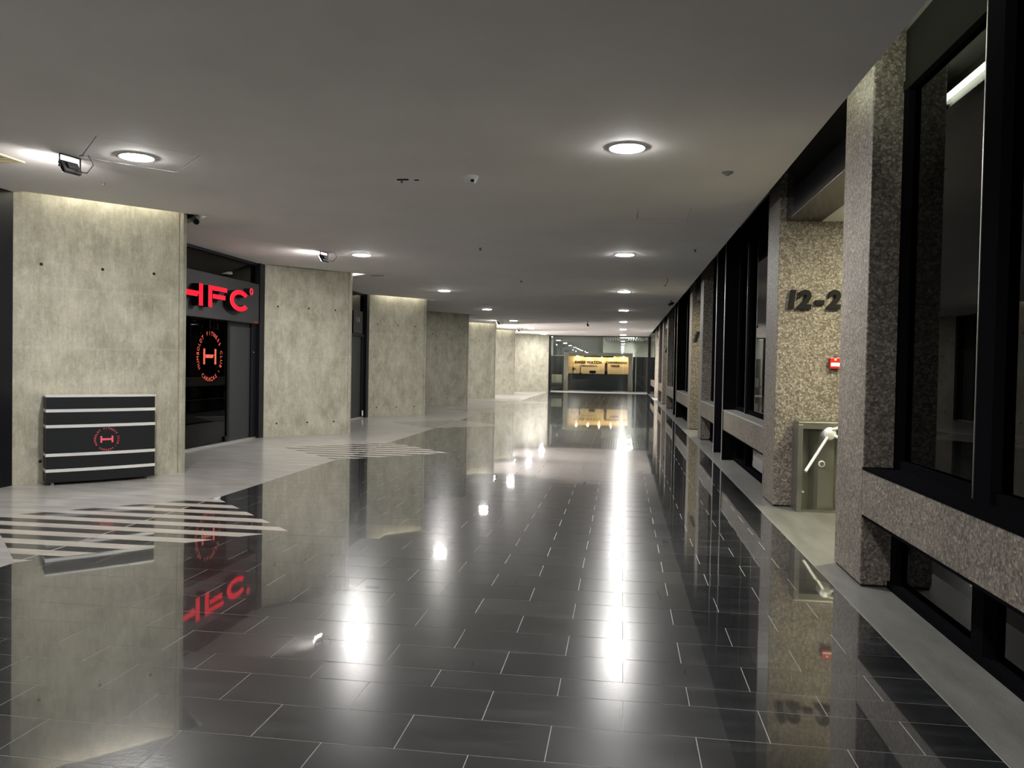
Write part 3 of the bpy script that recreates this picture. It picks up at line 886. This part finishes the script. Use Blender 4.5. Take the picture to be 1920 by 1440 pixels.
def floodlight(x, y, label, mat):
    t = thing('floodlight', (x, y, CZ), label, 'floodlight', 'ceiling floodlights')
    aim = Vector((-0.97, 0.25, 0)).normalized()
    sd = Vector((-aim.y, aim.x, 0))
    up = Vector((0, 0, 1))
    tilt = math.radians(-32)                      # aimed down and out
    fdir = aim * math.cos(tilt) + up * math.sin(tilt)
    udir = up * math.cos(tilt) - aim * math.sin(tilt)
    c = Vector((x, y, CZ - 0.115))
    R = Matrix((( sd.x, fdir.x, udir.x), (sd.y, fdir.y, udir.y), (sd.z, fdir.z, udir.z))).to_4x4()
    T = Matrix.Translation(c) @ R
    b_ = MB().box(-0.095, 0.095, -0.022, 0.018, -0.062, 0.062).xf(T).build('housing', 'black_matte', t, bevel=0.008)
    MB().box(-0.05, 0.05, -0.04, -0.022, -0.035, 0.035).xf(T).build('driver_box', 'black_matte', b_)
    MB().box(-0.085, 0.085, 0.018, 0.022, -0.052, 0.052).xf(T).build('lens', mat, t)
    q = MB()
    for s_ in (-1, 1):
        p = T @ Vector((s_ * 0.11, 0, 0))
        q.tube([p, (p.x, p.y, CZ - 0.006)], 0.007, 6)
        q.tube([T @ Vector((s_ * 0.09, 0, 0)), T @ Vector((s_ * 0.117, 0, 0))], 0.010, 6)
    pa, pb = T @ Vector((-0.11, 0, 0)), T @ Vector((0.11, 0, 0))
    q.tube([(pa.x, pa.y, CZ - 0.006), (pb.x, pb.y, CZ - 0.006)], 0.006, 6)
    q.build('yoke', 'black_matte', t)
    ca = T @ Vector((-0.02, -0.03, -0.05))
    pts = [ca, ca + Vector((0.10, 0.02, -0.02)), ca + Vector((0.16, 0.03, 0.06)), ca + Vector((0.12, 0.0, 0.15)), (ca.x + 0.05, ca.y - 0.02, CZ - 0.004)]
    MB().tube(pts, 0.005, 6).build('cable', 'black_matte', t)
floodlight(-5.19, 6.93, 'black yoke-mounted floodlight at the corner of the cornerwise ceiling hatch', 'flood_glow')
floodlight(-5.12, 13.22, 'black yoke-mounted floodlight aimed at the red-lettered sign', 'flood_glow')
floodlight(-5.2, 33.2, 'black yoke-mounted floodlight near the mottled tan pillar', 'flood_glow')
floodlight(-5.2, 39.7, 'black yoke-mounted floodlight near the pale pillar at the far end', 'flood_glow')

# cream grille
gr = thing('ceiling_grille', (-6.11, 6.81, CZ), 'cream square air grille in the ceiling above the black-framed glazing', 'grille')
MB().box(-6.42, -5.81, 6.51, 6.55, CZ - 0.012, CZ).build('frame_bar', 'cream_grille', gr)
MB().box(-6.42, -5.81, 7.08, 7.12, CZ - 0.012, CZ).build('frame_bar', 'cream_grille', gr)
for x in (-6.42, -5.85):
    MB().box(x, x + 0.04, 6.55, 7.08, CZ - 0.012, CZ).build('frame_bar', 'cream_grille', gr)
for i in range(6):
    MB().box(-6.38 , -5.85, 6.57 + i * 0.088, 6.62 + i * 0.088, CZ - 0.009, CZ - 0.001).build('louvre', 'cream_grille', gr)

def small(name, x, y, label, cat, prof, mat, group=None):
    return tag(MB().lathe(prof, (x, y, CZ), 16).build(name, mat, origin=(x, y, CZ), smooth=True), label, cat, group)
t = thing('dome_camera', (-1.55, 7.95, CZ), 'white cone-shaped ceiling camera in the middle of the hall', 'camera')
MB().lathe([(0.045, -0.075), (0.06, -0.05), (0.075, -0.012), (0.078, 0)], (-1.55, 7.95, CZ), 20).build('housing', 'white_plastic', t, smooth=True)
MB().tube([(-1.53, 7.90, CZ - 0.055), (-1.515, 7.88, CZ - 0.062)], 0.016, 8).build('lens', 'black_matte', t)
t = thing('cut_bracket', (-2.29, 8.04, CZ), 'dark cut metal bracket left on the ceiling near the white camera', 'bracket')
MB().box(-2.34, -2.22, 8.03, 8.05, CZ - 0.012, CZ).build('plate', 'black_matte', t)
MB().box(-2.30, -2.28, 8.03, 8.05, CZ - 0.04, CZ - 0.012).build('stub', 'grey_plastic', t)
tag(MB().box(-2.165, -2.12, 8.065, 8.085, CZ - 0.008, CZ).build('metal_stub', 'black_matte', origin=(-2.14, 8.07, CZ)), 'short dark stub beside the cut bracket on the ceiling', 'stub')
small('smoke_detector', 0.96, 7.94, 'dark low-domed detector between the ceiling edge and the downlights', 'detector', [(0.012, -0.035), (0.03, -0.02), (0.055, -0.008), (0.058, 0)], 'grey_plastic')
small('sprinkler', -5.60, 8.0, 'small sprinkler head above the black counter', 'sprinkler', [(0.022, -0.035), (0.02, -0.02), (0.012, -0.018), (0.024, 0)], 'steel', 'sprinkler heads')
for x, y, lb in ((-2.32, 12.8, 'small dark sprinkler head beyond the cut bracket'), (-2.27, 17.7, 'small dark sprinkler head farther down the hall middle'), (1.10, 13.0, 'small dark sprinkler head near the ceiling edge')):
    small('sprinkler', x, y, lb, 'sprinkler', [(0.02, -0.04), (0.02, -0.02), (0.010, -0.018), (0.022, 0)], 'grey_plastic', 'sprinkler heads')
def bullet(x, y, z, aim, label):
    t = thing('bullet_camera', (x, y, CZ), label, 'camera', 'bullet cameras')
    aim = Vector(aim).normalized()
    p = Vector((x, y, z))
    MB().tube([p - aim * 0.09, p + aim * 0.09], 0.038, 14).build('housing', 'black_metal', t, smooth=True)
    MB().tube([p, (x, y, CZ)], 0.012, 8).build('stem', 'black_metal', t)
    MB().tube([p + aim * 0.088, p + aim * 0.094], 0.026, 12).build('lens', 'black_gloss', t)
    return t
bullet(-5.60, 9.88, CZ - 0.07, (0.6, -0.7, -0.3), 'black bullet camera at the top edge of the pillar behind the counter')
bullet(1.30, 22.6, CZ - 0.10, (-0.6, -0.7, -0.3), 'black bullet camera on the ceiling edge past the second entrance')
bullet(-1.45, 33.0, CZ - 0.16, (0.2, -0.9, -0.3), 'black bullet camera far down the middle of the ceiling')
t = thing('ceiling_hook', (0.87, 17.1, CZ), 'bent dark hook hanging from the ceiling near the second column-side entrance', 'hook')
MB().tube([(0.90, 17.1, CZ), (0.89, 17.1, CZ - 0.09), (0.85, 17.1, CZ - 0.17), (0.82, 17.08, CZ - 0.16)], 0.008, 6).build('rod', 'grey_plastic', t)
tag(MB().box(-5.45, -5.15, 16.75, 16.85, CZ - 0.008, CZ).build('ceiling_vent', 'grey_plastic', origin=(-5.3, 16.8, CZ)), 'narrow slot vent in the ceiling before the top-lit pillar', 'vent')

# ------------------------------------------------------------------ far glass front and reception lobby behind it
fg = thing('window_6', (-1.45, YF, 0), 'glazed end front of the hall with the reception behind', 'window', kind='structure')
for x0, x1 in ((-4.44, -4.30), (1.50, 1.66)):
    MB().box(x0, x1, YF, YF + 0.12, 0, CZ).build('post', 'black_metal', fg)
MB().box(-4.30, 1.50, YF, YF + 0.1, CZ - 0.05, CZ).build('head_rail', 'black_metal', fg)
MB().box(-4.30, 1.50, YF + 0.02, YF + 0.10, 0, 0.05).build('base_rail', 'steel', fg)
for i in range(4):
    x0 = -4.30 + i * 1.45
    MB().box(x0 + 0.006, x0 + 1.444, YF + 0.05, YF + 0.062, 0.05, CZ - 0.05).build('pane', 'clear_glass', fg)
tag(MB().box(-4.6, 2.2, 58.0, 58.2, 0, 3.9).build('wall_lobby', 'lobby_white'), 'pale lobby wall far behind the reception', 'wall', kind='structure')
tag(MB().box(-4.75, -4.6, YF + 0.15, 58.0, 0, 3.9).build('wall_lobby_left', 'lobby_white'), 'pale side wall of the lobby on the pillar side', 'wall', kind='structure')
tag(MB().box(2.2, 2.35, YF + 0.15, 58.0, 0, 3.9).build('wall_lobby_right', 'lobby_white'), 'pale side wall of the lobby on the column side', 'wall', kind='structure')
tag(MB().box(-4.75, 2.35, YF + 0.02, 58.2, -0.02, 0.0).build('floor_lobby', 'strip_stone'), 'grey stone floor of the lobby', 'floor', kind='structure')
lc0 = MB().box(-4.75, 2.35, YF + 0.12, 58.2, 3.62, 3.75).build('ceiling_lobby', 'lobby_grey')
lc = thing('ceiling_slats', (0.2, 53, 3.42), 'row of pale slats hung under the lobby ceiling', 'ceiling', kind='structure')
tag(lc0, 'dark lobby ceiling above the pale slats', 'ceiling', kind='structure')
for i in range(18):
    MB().box(-1.2 + i * 0.16, -1.13 + i * 0.16, YF + 0.3, 57.5, 3.42, 3.53).build('slat', 'slat', lc)
tag(MB().box(-4.6, -1.3, 53.4, 53.6, 2.2, 3.62).build('wall_screen', 'lobby_grey'), 'dark grey upper screen wall above the reception', 'wall', kind='structure')
# lobby wall panels
for x0, x1 in ((0.05, 1.0), (1.08, 1.9), (-1.1, -0.1)):
    tag(MB().box(x0, x1, 57.9, 57.985, 1.8, 3.3).build('wall_panel', 'ceramic', origin=((x0 + x1) / 2, 57.95, 1.8)), 'pale flat panel high on the lobby wall', 'panel', 'pale lobby wall panels')
for i, (x, y) in enumerate(((-3.0, 50.5), (-3.0, 55.5), (0.5, 52.0), (0.5, 56.0))):
    t = thing('lobby_lamp', (x, y, 3.62), 'white ceiling panel lamp of the lobby', 'lamp', 'lobby ceiling lamps')
    MB().box(x - 0.3, x + 0.3, y - 0.3, y + 0.3, 3.59, 3.62).build('housing', 'white_plastic', t)
    MB().box(x - 0.27, x + 0.27, y - 0.27, y + 0.27, 3.585, 3.59).build('diffuser', 'white_glow', t)

# reception portal
PY = 50.0
po = thing('reception_portal', (-1.5, PY, 0), 'tan stone portal framing the warmly lit reception niche', 'portal')
MB().box(-3.63, -3.36, PY, PY + 1.6, 0, 2.42).build('post', 'travertine', po)
MB().box(0.38, 0.62, PY, PY + 1.6, 0, 2.42).build('post', 'travertine', po)
MB().box(-3.36, 0.38, PY, PY + 1.6, 2.21, 2.42).build('lintel', 'travertine', po)
MB().box(-3.36, 0.38, PY + 1.5, PY + 1.6, 0.0, 2.21).build('back_panel', 'lit_wall', po)
for x0, x1 in ((-2.4, -1.3), (-1.25, -0.55)):
    MB().box(x0, x1, PY + 0.2, PY + 0.32, 2.14, 2.21).build('lamp_track', 'black_matte', po)
for i in range(5):
    x = -2.85 + i * 0.73
    MB().lathe([(0.045, -0.02), (0.045, 0)], (x, PY + 1.25, 2.21), 12).build('spot_lens', 'warm_glow', po)
pf = facing(PY + 1.5)
for txt, u, v, sz in (('SWISS WATCH', -2.18, 1.82, 0.235), ('INTERNATIONAL CA', -2.15, 1.60, 0.105), ('CORPORACION', -0.38, 1.83, 0.17), ('HIMAR', -0.45, 1.62, 0.165)):
    q = MB(); add_text(q, txt, pf, u, v, sz, 0.02, 0.0, offset=0.010 if sz > 0.15 else 0.003, spacing=1.12)
    tag(q.build('wall_lettering', 'bronze_letter', origin=(u, PY + 1.5, v)), 'bronze wall lettering reading ' + txt + ' in the reception niche', 'lettering')
rc = thing('reception_desk', (-1.5, PY + 0.5, 0), 'long dark grey reception desk inside the stone portal', 'desk')
MB().box(-3.34, 0.36, PY + 0.30, PY + 0.36, 0.06, 1.06).build('front', 'counter_dark', rc)
MB().box(-3.355, 0.375, PY + 0.26, PY + 0.80, 1.06, 1.10).build('worktop', 'black_laminate', rc)
for x in (-3.34, 0.30):
    MB().box(x, x + 0.06, PY + 0.36, PY + 0.76, 0.0, 1.06).build('end_panel', 'counter_dark', rc)
MB().box(-3.34, 0.36, PY + 0.28, PY + 0.30, 0.0, 0.06).build('plinth_strip', 'steel', rc)
tag(MB().box(-2.35, -0.55, PY + 0.02, PY + 0.24, 0.0, 0.04).build('door_mat', 'black_matte', origin=(-1.45, PY + 0.1, 0)), 'black mat lying before the reception desk', 'mat')
mo = thing('monitor', (-1.85, PY + 0.55, 1.10), 'dark computer monitor low on the reception desk', 'monitor')
MB().box(-2.05, -1.65, PY + 0.53, PY + 0.56, 1.13, 1.30).build('screen', 'black_matte', mo)
MB().box(-1.88, -1.82, PY + 0.54, PY + 0.58, 1.10, 1.13).build('stand', 'black_matte', mo)
st = thing('wooden_totem', (-1.0, PY + 0.55, 1.10), 'tall brown wooden totem on the reception desk', 'ornament')
MB().box(-1.10, -0.92, PY + 0.5, PY + 0.62, 1.10, 1.28).build('base', 'black_matte', st)
MB().box(-1.09, -0.93, PY + 0.52, PY + 0.60, 1.28, 1.78).build('column', 'wood_brown', st, bevel=0.01)
fp = thing('desk_plant', (-3.08, PY + 0.55, 1.10), 'green leafy plant in a pale pot at the desk end', 'plant')
MB().lathe([(0.06, 0), (0.085, 0.16), (0.075, 0.16)], (-3.08, PY + 0.55, 1.10), 14).build('pot', 'ceramic', fp)
lf = MB()
for i in range(26):
    a_ = random.uniform(0, 6.28); e_ = random.uniform(0.8, 1.5); ln = random.uniform(0.2, 0.36)
    dv_ = Vector((math.cos(a_) * math.cos(e_), math.sin(a_) * math.cos(e_), math.sin(e_)))
    sd = dv_.cross(Vector((0, 0, 1))).normalized() * 0.03
    p0 = Vector((-3.08, PY + 0.55, 1.24)); m_ = p0 + dv_ * ln * 0.6; e2 = p0 + dv_ * ln - Vector((0, 0, 0.04))
    lf.add([p0, m_ + sd, e2, m_ - sd], [(0, 1, 2, 3)])
lf.build('foliage', 'leaf_green', fp)
bx = thing('desk_lamp', (-2.62, PY + 0.55, 1.10), 'brown stemmed desk lamp with pale shade beside the plant', 'lamp')
MB().lathe([(0.09, 0), (0.09, 0.03), (0.03, 0.04)], (-2.62, PY + 0.55, 1.10), 14).build('base', 'black_matte', bx)
MB().tube([(-2.62, PY + 0.55, 1.13), (-2.62, PY + 0.55, 1.5)], 0.035, 8).build('stem', 'wood_brown', bx)
MB().lathe([(0.08, 0), (0.05, 0.12)], (-2.62, PY + 0.55, 1.5), 14).build('shade', 'ceramic', bx)
# dark flanking screens
s1 = thing('lobby_screen', (-3.97, PY + 0.3, 0), 'dark panel screen beside the cream lounge chair', 'screen')
MB().box(-4.58, -3.64, PY + 0.9, PY + 0.95, 0, 2.2).build('board', 'counter_dark', s1)
MB().box(-4.58, -3.64, PY + 0.88, PY + 0.97, 2.2, 2.24).build('cap_rail', 'steel', s1)
s2 = thing('lobby_screen', (1.3, PY + 0.3, 0), 'dark panel screen with a white post beside the stone portal', 'screen')
MB().box(0.64, 2.18, PY + 0.3, PY + 0.35, 0, 2.2).build('board', 'counter_dark', s2)
MB().box(0.80, 0.86, PY + 0.24, PY + 0.30, 0, 2.2).build('post', 'white_plastic', s2)
MB().box(0.64, 2.18, PY + 0.28, PY + 0.30, 0, 0.06).build('plinth_strip', 'steel', s2)
lch = thing('lounge_chair', (-4.05, PY + 0.2, 0), 'cream-backed lounge chair with dark grey seat by the glass front', 'chair')
MB().box(-4.42, -3.75, PY + 0.42, PY + 0.54, 0.40, 1.02).build('backrest', 'leather_cream', lch, bevel=0.03)
MB().box(-4.40, -3.72, PY - 0.15, PY + 0.42, 0.30, 0.48).build('seat', 'seat_grey', lch, bevel=0.04)
for x in (-4.47, -3.73):
    MB().box(x, x + 0.08, PY - 0.12, PY + 0.45, 0.42, 0.60).build('armrest', 'seat_grey', lch, bevel=0.02)
for x in (-4.36, -3.80):
    for y in (PY - 0.08, PY + 0.42):
        MB().box(x, x + 0.04, y, y + 0.04, 0, 0.31).build('leg', 'black_metal', lch)
